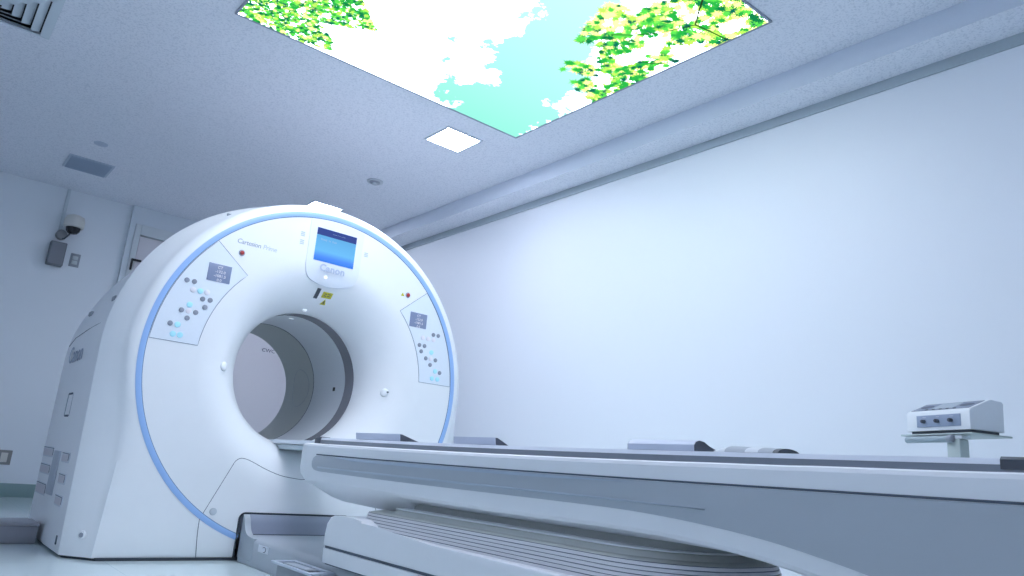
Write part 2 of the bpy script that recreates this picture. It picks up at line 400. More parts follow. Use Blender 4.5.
gr = thing('return_grille', (-.937, 3.146, H), 'flat square grey access grille in the ceiling near the back wall', 'air vent')
box('grille_frame', (-1.112, -.762, 2.965, 3.328, H-.010, H-.0005), mat('grille_paint', (.46, .53, .62), .5), gr, bev=.003)
for k in range(16):
    y = 2.985+k*.0215
    box('slat', (-1.092, -.782, y, y+.012, H-.016, H-.010), mat('grille_slat', (.34, .42, .53), .5), gr)
d = thing('ceiling_sensor', (.917, 1.424, H), 'round metal rimmed ceiling sensor between the lamp and scanner', 'detector')
b = bmesh.new(); add_cyl(b, (.917, 1.424, H-.006), (0, 0, 1), .068, .012, bev=.004); make('rim', b, LGREY, d)
b = bmesh.new(); add_cyl(b, (.917, 1.424, H-.014), (0, 0, 1), .046, .008, bev=.003); make('core', b, GREY, d)
b = bmesh.new(); add_cyl(b, (.917, 1.424, H-.026), (0, 0, 1), .022, .018, bev=.005); make('nozzle', b, LGREY, d)
tag(make('ceiling_sensor', add_cyl(bmesh.new(), (-.966, 2.514, H-.004), (0, 0, 1), .052, .007, bev=.003), mat('cap_paint', (.50, .56, .66), .7)), 'faint flat round sensor cover on the ceiling beside the square grille', 'detector')

# ------------------------------------------------------------------ back wall things
y = YB
cam_ = thing('security_camera', (-.85, y, 2.37), 'cream dome security camera hanging from the back wall', 'camera')
b = bmesh.new(); prof = [(0, .165), (.05, .165), (.085, .150), (.098, .110), (.098, .055), (.092, .045), (0, .045)]
def lathe(b, prof, cx, cy, z0, n=32):
    rings = [[(cx+r*cos(2*pi*k/n), cy+r*sin(2*pi*k/n), z0+h) for k in range(n)] for r, h in prof if r > 0]
    loft(b, rings, True, True, True)
b = bmesh.new(); lathe(b, [(.045, .165), (.074, .150), (.086, .110), (.086, .055), (.079, .045)], -.853, y-.13, 2.40); make('housing', b, CREAM, cam_)
b = bmesh.new(); lathe(b, [(.018, -.018), (.040, -.010), (.057, .012), (.063, .044)], -.853, y-.13, 2.40); make('dome', b, mat('smoked_dome', (.02, .02, .025), .1), cam_)
box('bracket', (-.885, -.82, y-.12, y, 2.50, 2.55), CREAM, cam_, bev=.006)
cyl('junction_box', (-.925, y-.035, 2.375), (0, 1, 0), .045, .07, mat('junction_grey', (.25, .26, .28), .5), cam_, bev=.006)
tube('cable', [(-.925, y-.05, 2.34), (-.90, y-.08, 2.335), (-.87, y-.10, 2.38), (-.86, y-.12, 2.42)], .007, DARK, cam_)
tag(box('cable_conduit', (-.955, -.925, y-.018, y-.001, 2.425, H-.002), mat('conduit', (.58, .64, .68), .5), bev=.003), 'thin white cable conduit running from ceiling to dome camera', 'conduit')
sp = thing('wall_speaker', (-.928, y, 2.18), 'small dark grey box speaker on the wall under the camera', 'speaker')
box('cabinet', (-.995, -.862, y-.09, y-.002, 2.075, 2.297), SPK, sp, bev=.008)
box('speaker_grille', (-.985, -.872, y-.096, y-.088, 2.085, 2.287), mat('speaker_cloth', (.22, .23, .26), .8, bump=.6, bscale=600), sp, bev=.003)
sw = thing('wall_switch', (-.765, y, 2.17), 'small grey switch plate on the wall beside the box speaker', 'switch')
box('plate', (-.808, -.725, y-.010, y-.001, 2.106, 2.234), mat('switch_plate', (.28, .31, .34), .5), sw, bev=.003)
for z in (2.128, 2.172):
    box('rocker', (-.790, -.743, y-.016, y-.009, z, z+.038), mat('rocker', (.50, .54, .56), .5), sw, bev=.003)
ou = thing('wall_outlet', (-.945, y, .33), 'dark framed wall outlet low on the back wall at the left edge', 'outlet')
box('plate', (-1.00, -.895, y-.010, y-.001, .268, .392), mat('outlet_plate', (.25, .25, .25), .4), ou, bev=.003)
box('socket', (-.975, -.925, y-.014, y-.009, .29, .37), CREAM, ou, bev=.003)

# floor duct at the left of the scanner
fd = thing('floor_duct', (-1.7, .78, 0), 'low grey cable duct lying on the floor left of the scanner', 'cable duct')
box('duct_body', (-3.2, -1.090, .65, .92, 0.001, .086), mat('duct_grey', (.27, .27, .31), .45), fd, bev=.004)
box('duct_lid', (-3.2, -1.086, .645, .925, .087, .100), mat('duct_lid', (.34, .34, .38), .4), fd, bev=.003)

# ------------------------------------------------------------------ CT gantry
ZC = .985; RB = .385; RF = .66; DF = .30
def face_y(r):
    if r >= RF: return 0.0
    if r <= RB: return DF
    return DF-DF*sqrt(max(0, 1-((RF-r)/(RF-RB))**2))
ct = thing('ct_scanner', (0, .7, 0), 'big white ring shaped medical scanner with a blue rim and open bore', 'scanner')
NB, NS, NT = 24, 40, 90
ZB = .012
def outline(xs_bottom, side, arc):
    """half outline right side going from bottom centre to top centre, mirrored: list of (x,z)"""
    half = [(xs_bottom*i/NB, ZB) for i in range(NB)]
    half += [side(i/NS) for i in range(NS)]
    half += [arc(i/NT) for i in range(NT+1)]
    return half + [(-x, z) for x, z in half[-2:0:-1]]
CR = .984; ZJ = .62; XJ = sqrt(CR**2-(ZC-ZJ)**2); AJ = atan2(ZJ-ZC, XJ)
front_out = outline(.951, lambda t: (.951+(XJ-.951)*t, ZB+(ZJ-ZB)*t), lambda t: (CR*cos(AJ+(pi/2-AJ)*t), ZC+CR*sin(AJ+(pi/2-AJ)*t)))
def back_out(a, bb, xb, zb=ZB, e=2.1):
    def arc(t):
        # leave z=ZJ at the start, reach the crown at t=1
        ang = (pi/2)*t
        c, s = cos(ang), sin(ang)
        return (a*abs(c)**(2/e)*(1 if c > 0 else 0), ZC+bb*abs(s)**(2/e)) if t > 0 else (a, ZC)
    return outline(xb, lambda t: (xb+(a-xb)*t, zb+(ZC-zb)*t), arc)
N_ = len(front_out)
for _ in range(60):
    q = list(front_out)
    for j in list(range(NB+NS-14, NB+NS+18)):
        for i in (j, N_-j): front_out[i] = tuple((q[i-1][c]+2*q[i][c]+q[(i+1) % N_][c])/4 for c in (0, 1))
def ring_at(r, y, ang):
    return [(r*cos(a), y, ZC+r*sin(a)) for a in ang]
ANG = [atan2(z-ZC, x) for x, z in front_out]
B0 = back_out(1.08, .984, 1.066)
# re-sample the back outline at matching angles so the facets stay regular
def sample(poly, ang):
    out = []
    n = len(poly)
    for a in ang:
        dx, dz = cos(a), sin(a); best = None
        for i in range(n):
            x1, z1 = poly[i]; x2, z2 = poly[(i+1) % n]; z1 -= ZC; z2 -= ZC
            den = dx*(z2-z1)-dz*(x2-x1)
            if abs(den) < 1e-12: continue
            t = (x1*(z2-z1)-z1*(x2-x1))/den; u = (x1*dz-z1*dx)/den
            if t > 0 and -1e-9 <= u <= 1+1e-9 and (best is None or t > best): best = t
        out.append((best*dx, ZC+best*dz))
    return out
def lower_match(src_ang, poly, xb):
    s = sample(poly, src_ang)
    zj = s[NB+NS][1]; xj = s[NB+NS][0]
    for i, (x, z) in enumerate(front_out):
        j = i if i <= N_/2 else N_-i; sg = 1 if i <= N_/2 else -1
        if j < NB: s[i] = (sg*xb*j/NB, ZB)
        elif j < NB+NS: t = (j-NB)/NS; s[i] = (sg*(xb+(xj-xb)*t), ZB+(zj-ZB)*t)
    return s
back0 = lower_match(ANG, B0, 1.066)
def R3(poly, y): return [(x, y, z) for x, z in poly]
def mixp(p, q, t): return [(a[0]+(b[0]-a[0])*t, a[1]+(b[1]-a[1])*t) for a, b in zip(p, q)]
rings = []
K = 16
for k in range(K+1):                      # trumpet from the bore to the flat face
    a = (pi/2)*k/K; r = RF-(RF-RB)*cos(a); yy = DF-DF*sin(a); rings.append(ring_at(r, yy, ANG))
for r in (.75, .84, .905): rings.append(ring_at(r, 0, ANG))
rings.append(ring_at(.940, 0, ANG))
def zfloor(ring): return [(x, y_, max(z, ZB)) for x, y_, z in ring]
for q_, yy in ((.3, .002), (.6, .007), (.85, .014)): rings.append(R3(mixp([(x, z) for x, _, z in ring_at(.94, 0, ANG)], front_out, q_), yy))
for t, yy in ((.02, .022), (.10, .036), (.22, .054), (.5, .085), (.93, .138), (1.0, .152)):
    rings.append(R3(mixp(front_out, back0, t), yy))
rings.append(R3([(x*.985, ZC+(z-ZC)*.985) for x, z in back0], .156))
rings.append(ring_at(.70, .20, ANG)); rings.append(ring_at(.44, .34, ANG)); rings.append(ring_at(.395, .335, ANG)); rings.append(ring_at(.387, .305, ANG))
rings = [zfloor(r) for r in rings]
bm = bmesh.new(); loft(bm, rings, True, loop=True)
front = make('front_cover', bm, WHITE, ct, angle=28)
def cutter(y0, y1, x1=.31, z1=.233, r=.03):
    b = bmesh.new(); pts = [(-x1, -.2), (x1, -.2)]
    for cx, a0 in ((x1-r, 0), (-x1+r, 90)):
        for k in range(7):
            a = radians(a0+15*k); pts.append((cx+r*cos(a), z1-r+r*sin(a)))
    add_prism(b, pts, 'y', y0, y1); bmesh.ops.recalc_face_normals(b, faces=b.faces); return b
cut(front, cutter(-.2, .6))
# rear body
def body_out(a, bb, xb, e=2.1): return lower_match(ANG, back_out(a, bb, xb, ZB, e), xb)
b = bmesh.new()
rr = [R3(body_out(1.078, .982, 1.064), .160), R3(body_out(1.077, .945, 1.067, 2.0), .55), R3(body_out(1.068, .920, 1.060, 2.0), 1.0), R3(body_out(1.045, .88, 1.045, 2.0), 1.33), R3(body_out(1.00, .85, 1.01, 2.0), 1.385)]
rr += [ring_at(.60, 1.39, ANG), ring_at(.43, 1.375, ANG), ring_at(.41, 1.33, ANG), ring_at(.41, .42, ANG), ring_at(.46, .345, ANG), ring_at(.70, .207, ANG), R3([(x*.985, ZC+(z-ZC)*.985) for x, z in body_out(1.078, .982, 1.064)], .161)]
rr = [zfloor(r) for r in rr]
loft(b, rr, True, loop=True)
rear = make('side_cover', b, SIDEW, ct, angle=28)
cut(rear, cutter(-.2, .36))
prism('base_skirt', [(-.935, .015), (-1.050, .158), (-1.045, 1.33), (1.045, 1.33), (1.050, .158), (.935, .015)], 'z', .0005, .014, GASK, ct)
# blue ring, broken by the connection recess
def arc_band(name, r0, r1, y0, y1, a0, a1, m, parent, n=140, yfn=None):
    b = bmesh.new(); R = []
    for k in range(n+1):
        a = a0+(a1-a0)*k/n; c, s = cos(a), sin(a)
        R.append([(r0*c, y0, ZC+r0*s), (r0*c, y1, ZC+r0*s), ((r0+r1)/2*c, y1-.003, ZC+(r0+r1)/2*s), (r1*c, y1, ZC+r1*s), (r1*c, y0, ZC+r1*s)])
    loft(b, R, True, True, True); return make(name, b, m, parent)
aL = atan2(-(ZC-.06), -.31)
arc_band('blue_ring', .9105, .9385, .004, -.0022, -pi/2-(atan2(.325, .925)), -pi/2-2*pi+(atan2(.325, .925)), BLUE, ct, 200)
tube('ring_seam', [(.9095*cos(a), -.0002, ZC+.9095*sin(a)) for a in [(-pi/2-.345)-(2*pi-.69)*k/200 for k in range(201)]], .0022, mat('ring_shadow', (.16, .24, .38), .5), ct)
def tube_ring(name, r0, r1, y0, y1, m, rb=None, n=96):
    b = bmesh.new(); R = []
    pr = [(r0, y0), (rb or r0, y1), ((rb or r0)+r1-r0, y1), (r1, y0)]
    for k in range(n):
        a = 2*pi*k/n; R.append([(r*cos(a), yy, ZC+r*sin(a)) for r, yy in pr])
    loft(b, R, True, loop=True); return make(name, b, m, ct)
tube_ring('bore_window', .3865, .398, .307, .420, RINGD)
liner = tube_ring('bore_liner', .3855, .398, .422, .872, BORE1); 
lin2 = tube_ring('bore_liner', .3865, .400, .876, 1.345, BORE2); tag(lin2, 'grey green rear half of the bore lining')
tube('liner_seam', [(.3855*cos(2*pi*k/80), .874, ZC+.3855*sin(2*pi*k/80)) for k in range(80)], .002, SEAM, ct, closed=True)
# circle embossed on the rear lining, marks, laser window
tube('embossed_circle', [(.3862*cos(.05+.34*sin(t)), 1.08+.13*cos(t), ZC+.3862*sin(.05+.34*sin(t))) for t in [2*pi*k/40 for k in range(40)]], .0012, GREY, ct, closed=True)
box('bore_marker', (.381, .386, .547, .572, ZC-.018, ZC+.006), BLACK, ct)
box('laser_window', (-.01, .02, .50, .515, ZC+.382, ZC+.386), mat('laser_glass', (.75, .8, .85), .1, emit=(.8, .9, 1), es=.6), ct, bev=.002)
def on_face(x, z, d=.0): return (x, face_y(sqrt(x*x+(z-ZC)**2))-d, z)
cyl('laser_port', on_face(-.045, 1.381, .002), (0, .8, -.6), .013, .010, mat('laser_lens', (.85, .9, .95), .1, emit=(.8, .9, 1), es=.4), ct)

# lower access panel seams and screw caps
def polyline_arc(pts, n=8):
    out = []
    for a, b_ in zip(pts, pts[1:]):
        for k in range(n): out.append((a[0]+(b_[0]-a[0])*k/n, a[1]+(b_[1]-a[1])*k/n))
    out.append(pts[-1]); return out
def catmull(P, n=8):
    out = []
    for i in range(len(P)-1):
        p0 = P[max(i-1, 0)]; p1 = P[i]; p2 = P[i+1]; p3 = P[min(i+2, len(P)-1)]
        for k in range(n):
            t = k/n
            out.append(tuple(.5*(2*p1[j]+(p2[j]-p0[j])*t+(2*p0[j]-5*p1[j]+4*p2[j]-p3[j])*t*t+(-p0[j]+3*p1[j]-3*p2[j]+p3[j])*t**3) for j in range(len(p1))))
    out.append(tuple(P[-1])); return out
half = catmull([(-.495, .014), (-.506, .12), (-.509, .195)], 4)+polyline_arc([(-.508, .2), (-.385, .475)], 10)+catmull([(-.378, .487), (-.355, .502), (-.325, .502), (-.28, .488), (-.20, .455), (-.11, .428), (0, .415)], 6)
seam = half+[(-x, z) for x, z in half[::-1][1:]]
tube('access_panel_seam', [on_face(x, z, -.0004) for x, z in seam], .0016, SEAM, ct, 6)
for sx in (-1, 1):
    c = on_face(sx*.449, .235, .001)
    b = bmesh.new(); add_cyl(b, c, (0, 1, 0), .018, .008, bev=.003); make('screw_cap', b, LGREY, ct)
# finger dimples beside the bore
for x, z in ((-.505, .962), (.480, .953)):
    p = on_face(x, z); r_ = sqrt(x*x+(z-ZC)**2); q = (RF-r_)/(RF-RB); sl = max(0, DF/(RF-RB)*q/sqrt(1-q*q)); nrm = Vector((-x/r_*sl, -1, -(z-ZC)/r_*sl)).normalized()
    b = bmesh.new(); 
    q4 = Vector((0, 0, 1)).rotation_difference(nrm).to_matrix().to_4x4(); q4.translation = Vector(p)
    t_ = bmesh.new(); bmesh.ops.create_uvsphere(t_, u_segments=24, v_segments=12, radius=.026)
    for v in t_.verts: v.co.z *= .5
    merge(b, t_, 0, q4); k = make('grip_knob', b, WHITE, ct)
    b = bmesh.new(); t_ = bmesh.new(); bmesh.ops.create_uvsphere(t_, u_segments=16, v_segments=8, radius=.012)
    q5 = q4.copy(); q5.translation = Vector(p)+Vector((.020, .0, .002))+nrm*.012; 
    if x > 0: merge(b, t_, 0, q5); make('knob_hole', b, DARK, k)
    else: t_.free(); b.free()

# recess for the couch connection
make('recess_edge', add_tube(bmesh.new(), [(-.312, -.002, .014), (-.312, -.002, .20)]+[(-.282+.030*cos(a), -.002, .203+.030*sin(a)) for a in [pi-pi/2*k/6 for k in range(7)]]+[(.282+.030*cos(a), -.002, .203+.030*sin(a)) for a in [pi/2-pi/2*k/6 for k in range(7)]]+[(.312, -.002, .20), (.312, -.002, .014)], .0045, 8), GASK, ct)
box('recess_liner', (-.306, .306, .02, .33, .132, .229), mat('recess_grey', (.26, .29, .36), .4), ct, bev=.006)

# centre tablet housing, screen, writing
tabp = [(-.172, 1.86)]+[(-.168, 1.60)]+[(x, z) for x, z in catmull([(-.168, 1.60), (-.155, 1.555), (-.115, 1.522), (-.06, 1.508), (0, 1.503), (.06, 1.508), (.115, 1.522), (.155, 1.555), (.168, 1.60)], 5)]+[(.172, 1.86)]
top = [(.172*(1-k/8)-.172*(k/8), ZC+sqrt(.905**2-(.172*(1-2*k/8))**2)) for k in range(1, 8)]
def hw(z):
    P = [(1.503, .0), (1.508, .06), (1.522, .115), (1.535, .140), (1.555, .155), (1.60, .168), (1.86, .172)]
    for (za, wa), (zb, wb) in zip(P, P[1:]):
        if z <= zb: return wa+(wb-wa)*(z-za)/(zb-za)
    return .172
b = bmesh.new(); zs_ = [1.503, 1.5045, 1.508, 1.515, 1.522, 1.535, 1.555, 1.58, 1.60, 1.63, 1.86, 1.888]; Rg = []
for z in zs_:
    h_ = hw(z) if z > 1.503 else .02; n_ = 12; row = []
    zz = lambda x: min(z, ZC+sqrt(.905**2-x*x))
    for k in range(n_+1):
        x = -h_+2*h_*k/n_; fy = face_y(sqrt(x*x+(zz(x)-ZC)**2)); row.append((x, .8*fy-.0035, zz(x)))
    for k in range(n_, -1, -1):
        x = -h_+2*h_*k/n_; fy = face_y(sqrt(x*x+(zz(x)-ZC)**2)); row.append((x, fy+.004, zz(x)))
    Rg.append(row)
loft(b, Rg, True, True, True)
tablet = make('display_housing', b, mat('housing_white', (.80, .83, .90), .3), ct, angle=50)
box('screen', (-.128, .124, -.0058, -.003, 1.637, 1.790), SCRG, tablet)
box('screen_header', (-.128, .124, -.0060, -.003, 1.790, 1.832), SCRB, tablet)
sk = lambda cx, cz, y0: (lambda u, v, d: (cx+u, y0-d, cz+v))
text('screen_writing', 'Ready  to  Scan', .016, SCRT, tablet, sk(-.05, 1.766, -.0060), .0002)
text('screen_writing', '------- ------ -------', .012, SCRT, tablet, sk(.01, 1.812, -.0062), .0002)
text('maker_name', 'Canon', .057, mat('lettering_silver', (.50, .55, .68), .4), tablet, sk(-.004, 1.600, -.0060), .0005, space=1.05, bold=.0018)
cyl('status_light', (-.041, -.013, 1.547), (0, 1, 0), .010, .006, emis('status_white', (.9, .97, 1), 1.2), tablet)
text('product_name', 'Cartesion', .037, TXT, ct, sk(-.500, 1.633, -.0006), .0004, shear=.12, space=.9)
text('product_name', 'Prime', .037, TXTL, ct, sk(-.383, 1.633, -.0006), .0004, shear=.12, space=.9)
for x, z in ((-.210, 1.767), (-.209, 1.719), (.2, 1.745)):
    b = bmesh.new()
    for k in range(3): add_box(b, x-.012, x+.012, -.0008, .001, z-.012+k*.010, z-.006+k*.010)
    make('indicator_icon', b, TXTL, ct, False)
for x, z in ((-.531, 1.571), (.521, 1.564)):
    t = cyl('emergency_button', (x, -.006, z), (0, 1, 0), .011, .010, RED, ct, bev=.002)
    b = bmesh.new(); add_tube(b, [(x+.0135*cos(2*pi*k/24), -.001, z+.0135*sin(2*pi*k/24)) for k in range(24)], .0035, 6, True); make('button_collar', b, GREY, t)
prism('warning_triangle', [(.471, 1.552), (.497, 1.552), (.484, 1.575)], 'y', -.0008, .001, YEL, ct)
# slot and warning labels above the bore
def on_slope_box(name, x0, x1, z0, z1, m, th=.0012, shear=0):
    b = bmesh.new(); R = []
    for k in range(9):
        z = z0+(z1-z0)*k/8; R.append([on_face(x0, z, th+.0012), on_face(x1, z, th+.0012), on_face(x1, z, -.004), on_face(x0, z, -.004)])
    loft(b, R, True, True, True); return make(name, b, m, ct, False)
on_slope_box('camera_slot', -.052, -.029, 1.438, 1.490, DARK, .003)
on_slope_box('warning_label', -.008, .052, 1.449, 1.479, YEL)
for k in range(2):
    for x in (.002, .024): on_slope_box('label_print', x, x+.016, 1.457+k*.010, 1.461+k*.010, DARK, .0025)
b = bmesh.new(); pts = [(.008, 1.416), (.042, 1.416), (.025, 1.444)]
F_ = [b.verts.new(on_face(x, z, .003)) for x, z in pts]; B_ = [b.verts.new(on_face(x, z, -.004)) for x, z in pts]
b.faces.new(F_); b.faces.new(B_[::-1]); [b.faces.new((F_[i], B_[i], B_[(i+1) % 3], F_[(i+1) % 3])) for i in range(3)]
make('warning_triangle', b, YEL, ct, False)
on_slope_box('label_print', .022, .028, 1.421, 1.434, DARK, .0035)

# the two control panels
def control_panel(sx, scr, dark, cyan, white, label):
    rr_ = .905
    arc_in = [atan2(1.455-ZC, .478)+(atan2(1.042-ZC, .668)-atan2(1.455-ZC, .478))*k/10 for k in range(11)]
    arc_out = [atan2(1.043-ZC, .903)+(atan2(1.604-ZC, .657)-atan2(1.043-ZC, .903))*k/16 for k in range(17)]
    P_ = [(sx*.672*cos(a), ZC+.672*sin(a)) for a in arc_in]+[(sx*rr_*cos(a), ZC+rr_*sin(a)) for a in arc_out]
    pn = prism('control_panel', P_, 'y', -.0016, .003, mat('panel_white', (.78, .83, .90), .3), ct)
    tag(pn, label)
    tube('panel_seam', [(x, -.0012, z) for x, z in P_], .0017, mat('panel_line', (.26, .30, .38), .6), pn, 6, True)
    x0, x1, z0, z1 = scr
    sc = box('display', (x0, x1, -.0035, -.001, z0, z1), LCD, pn, bev=.0006)
    h = z1-z0; cx = (x0+x1)/2
    for k, s in enumerate(('CT', '-132.0', '-1081.5', '0.0')):
        text('display_writing', s, .021, LCDT, sc, sk(cx+(.0 if k == 0 else .004), z1-.018-k*.0225, -.0040), .0002)
    b0 = None
    for lst, m in ((dark, BTN), (cyan, BTNC), (white, BTNW)):
        for x, z in lst:
            o = cyl('button', (x, -.003, z), (0, 1, 0), .0128 if m is BTN else .0145, .004, m, pn, bev=.001, seg=20)
control_panel(-1, (-.687, -.568, 1.387, 1.481),
    [(-.78, 1.363), (-.743, 1.363), (-.687, 1.282), (-.649, 1.283), (-.669, 1.242), (-.779, 1.206), (-.709, 1.206), (-.745, 1.17), (-.82, 1.13)],
    [(-.706, 1.32), (-.745, 1.24), (-.784, 1.129), (-.798, 1.079), (-.764, 1.079)], [(-.742, 1.32), (-.671, 1.32), (-.744, 1.208)], 'left control panel with round buttons')
control_panel(1, (.555, .678, 1.376, 1.467),
    [(.739, 1.351), (.776, 1.351), (.644, 1.27), (.682, 1.27), (.662, 1.233), (.701, 1.195), (.774, 1.194), (.738, 1.159), (.815, 1.119)],
    [(.738, 1.238), (.780, 1.124), (.762, 1.077), (.803, 1.077)], [(.664, 1.319), (.703, 1.319), (.745, 1.319), (.738, 1.198)], 'right control panel with round buttons')

# details of the left side cover (x about -1.08)
def side_x(yy, z):
    # outer surface of the side cover at this depth and height (lower half)
    st = [(.16, 1.078, 1.064), (.55, 1.077, 1.067), (1.0, 1.068, 1.060), (1.33, 1.045, 1.045)]
    for (y0, a0, b0), (y1, a1, b1) in zip(st, st[1:]):
        if yy <= y1 or y1 == 1.33:
            t = (yy-y0)/(y1-y0); a = a0+(a1-a0)*t; bb = b0+(b1-b0)*t; f = min(1, (z-ZB)/(ZC-ZB)); return -(bb+(a-bb)*f)
def vent(y0, y1, z0, z1, name='vent'):
    xs = side_x((y0+y1)/2, (z0+z1)/2)
    b = bmesh.new(); add_prism(b, rrect(y0, y1, z0, z1, .012), 'x', xs-.0035, xs+.01, .0015)
    v = make(name, b, mat('vent_rim', (.66, .68, .74), .5), ct)
    b = bmesh.new(); add_prism(b, rrect(y0+.018, y1-.006, z0+.006, z1-.012, .008), 'x', xs-.0045, xs+.005)
    make('vent_inset', b, mat('vent_inner', (.62, .58, .62), .6), v)
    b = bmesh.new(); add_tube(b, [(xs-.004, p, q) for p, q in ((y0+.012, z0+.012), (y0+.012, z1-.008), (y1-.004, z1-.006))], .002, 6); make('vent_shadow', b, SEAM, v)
for z0 in (.425, .332, .223):
    vent(.85, 1.19, z0, z0+.056 if z0 > .3 else z0+.064)
for z0, y0, y1 in ((.413, .332, .530), (.310, .325, .510), (.208, .290, .487)):
    vent(y0, y1, z0, z0+.052)
box('duct_strip', (-1.0785, -1.05, .60, .76, .242, .465), mat('strip_grey', (.42, .45, .52), .5), ct, bev=.003)
b = bmesh.new(); add_tube(b, [(side_x(.66, .7)-.0012, p, q) for p, q in ((.60, .648), (.60, .765), (.74, .765), (.74, .648))], .0018, 6, True); make('hatch_outline', b, mat('hatch_line', (.40, .44, .50), .6), ct)
for z in (.648, .765):
    box('hatch_clip', (side_x(.66, z)-.004, -1.07, .62, .72, z-.005, z+.005), SEAM, ct, bev=.001)
text('maker_name', 'Canon', .135, mat('side_lettering', (.34, .38, .48), .5), ct, lambda u, v, d: (-1.0745-.018*max(0, (.85-(.775-u*1.18)))-d, .775-u*1.18, .985+v), .0006)
tube('cover_seam', [(side_x(yy, z)-.0002 if z < ZC else side_x(yy, ZC)*(1-.5*((z-ZC)/.93)**2)-.0005, yy, z) for yy, z in ((1.28, 1.075), (1.0, 1.10), (.70, 1.112), (.45, 1.118), (.18, 1.119))], .0018, SEAM, ct, 6)
for yy, z, x in ((.20, 1.235, -1.040), (.80, 1.225, -1.033)):
    box('latch_mark', (x-.012, x+.01, yy, yy+.07, z-.008, z+.016), mat('latch_dark', (.30, .32, .36), .5), ct, bev=.003)
# chamfer details
cyl('foot_screw', (-.999, .068, .108), (-.78, -.62, 0), .020, .012, WHITE, ct, bev=.004)
cyl('screw_recess', (-1.0035, .0645, .108), (-.78, -.62, 0), .011, .006, GREY, ct)
box('foot_slot', (-1.069, -1.06, .245, .265, .045, .085), SEAM, ct)
box('crown_hook', (-.620, -.600, .07, .085, 1.772, 1.790), GREY, ct, bev=.003)

# ------------------------------------------------------------------ patient couch
XS = .300
co = thing('patient_couch', (0, -2.2, 0), 'long white patient couch on pleated bellows running into the scanner', 'scanner couch')
def interp(tbl, y_):
    for (a, va), (b_, vb) in zip(tbl, tbl[1:]):
        if a >= y_ >= b_:
            t = (a-y_)/(a-b_); t = t*t*(3-2*t) if False else t
            return tuple(p+(q-p)*t for p, q in zip(va, vb))
    return tbl[-1][1]
#        y        halfwidth, z top, z side bottom, under halfwidth, z under
ST = [(-.555, (.10, .588, .535, .05, .525)), (-.558, (.20, .592, .515, .10, .505)), (-.568, (.262, .596, .495, .13, .480)), (-.585, (.288, .598, .480, .15, .455)),
      (-.615, (.298, .600, .460, .16, .425)), (-.66, (.300, .600, .440, .17, .395)), (-.72, (.300, .600, .432, .18, .372)), (-.85, (.300, .600, .432, .185, .360)),
      (-1.05, (.300, .600, .432, .19, .356)), (-1.32, (.300, .600, .429, .19, .352)), (-1.40, (.300, .600, .428, .19, .360)), (-1.50, (.300, .600, .425, .19, .394)), (-2.0, (.300, .600, .421, .19, .394)),
      (-2.5, (.300, .600, .423, .20, .396)), (-2.70, (.300, .600, .421, .21, .398)), (-2.84, (.300, .601, .413, .22, .396)), (-2.95, (.300, .601, .404, .24, .388)), (-3.04, (.300, .601, .393, .26, .378)), (-3.10, (.300, .602, .382, .27, .368)), (-3.2, (.300, .602, .362, .28, .350)),
      (-3.35, (.300, .602, .320, .285, .310)), (-3.5, (.300, .603, .262, .285, .255)), (-3.62, (.300, .603, .20, .285, .195)), (-3.72, (.300, .603, .13, .29, .128)), (-3.78, (.300, .603, .03, .29, .020)), (-4.15, (.300, .603, .006, .29, .001)), (-4.22, (.28, .603, .006, .27, .001))]
def section(y_, v):
    w_, zt, zs, wu, zu = v; r = .012; r = min(r, w_*.3)
    half_ = [(wu, zu), (w_-.012, zs-.006), (w_-.002, zs+.004), (w_, zs+.014), (w_, zt-r), (w_-r*.3, zt-r*.3), (w_-r, zt)]
    P = half_+[(-x, z) for x, z in half_[::-1]]
    return [(x, y_, z) for x, z in P]
ys = []
for (a, _), (b_, _) in zip(ST, ST[1:]):
    n = max(1, int((a-b_)/.06)); ys += [a-(a-b_)*k/n for k in range(n)]
ys.append(ST[-1][0])
bm = bmesh.new(); loft(bm, [section(q, interp(ST, q)) for q in ys], True, True, True)
make('couch_shell', bm, WARMW, co, angle=16)
# grey side panels with the dark groove above
for sx in (-1, 1):
    low = catmull([(-.735, .507), (-.752, .490), (-.80, .4805), (-.95, .477), (-1.49, .472), (-2.13, .470), (-2.40, .469), (-2.62, .466), (-2.82, .455), (-2.99, .438), (-3.13, .415), (-3.25, .389), (-3.40, .345), (-3.60, .27), (-3.85, .13), (-4.12, .10)], 6)
    pts = [(-.733, .520), (-.742, .535), (-.765, .546)]+[(q, .5475) for q in [-.85-.1*k for k in range(33)]+[-4.12]]
    P_ = pts+low[::-1]
    x0, x1 = (XS-.002, XS+.0035)
    o = prism('side_panel', P_, 'x', sx*x0, sx*x1, PANELG, co, .001, smooth=True)
    g_ = bmesh.new(); add_prism(g_, [(sx*(XS-.004), .5485), (sx*(XS+.0012), .5485), (sx*(XS+.0012), .5535), (sx*(XS-.004), .5535)], 'y', -4.14, -.765, n=50); make('groove', g_, SEAM, co)
    # pressed step running along the grey panel
    stp = [(-1.05, .533), (-1.5, .531), (-2.4, .527), (-2.63, .524), (-2.66, .521), (-2.4, .4995), (-1.5, .4935), (-.95, .489), (-.85, .489), (-.9, .50)]
    b = bmesh.new(); add_prism(b, [(-.80, .4985), (-1.5, .4965), (-2.3, .4955), (-2.62, .4935), (-2.84, .4895), (-2.84, .4870), (-2.62, .4875), (-2.3, .4880), (-1.5, .4890), (-.80, .4925)], 'x', sx*(XS+.001), sx*(XS+.0075), .0018)
    make('panel_rib', b, mat('rib_grey', (.44, .50, .57), .35), co)
    b = bmesh.new(); add_prism(b, [(-.95, .545), (-1.6, .545), (-2.3, .5448), (-2.62, .542), (-2.3, .536), (-1.6, .533), (-1.1, .535)], 'x', sx*(XS+.001), sx*(XS+.0065), .0015)
    make('panel_rib', b, mat('rib_grey2', (.40, .47, .56), .3), co)
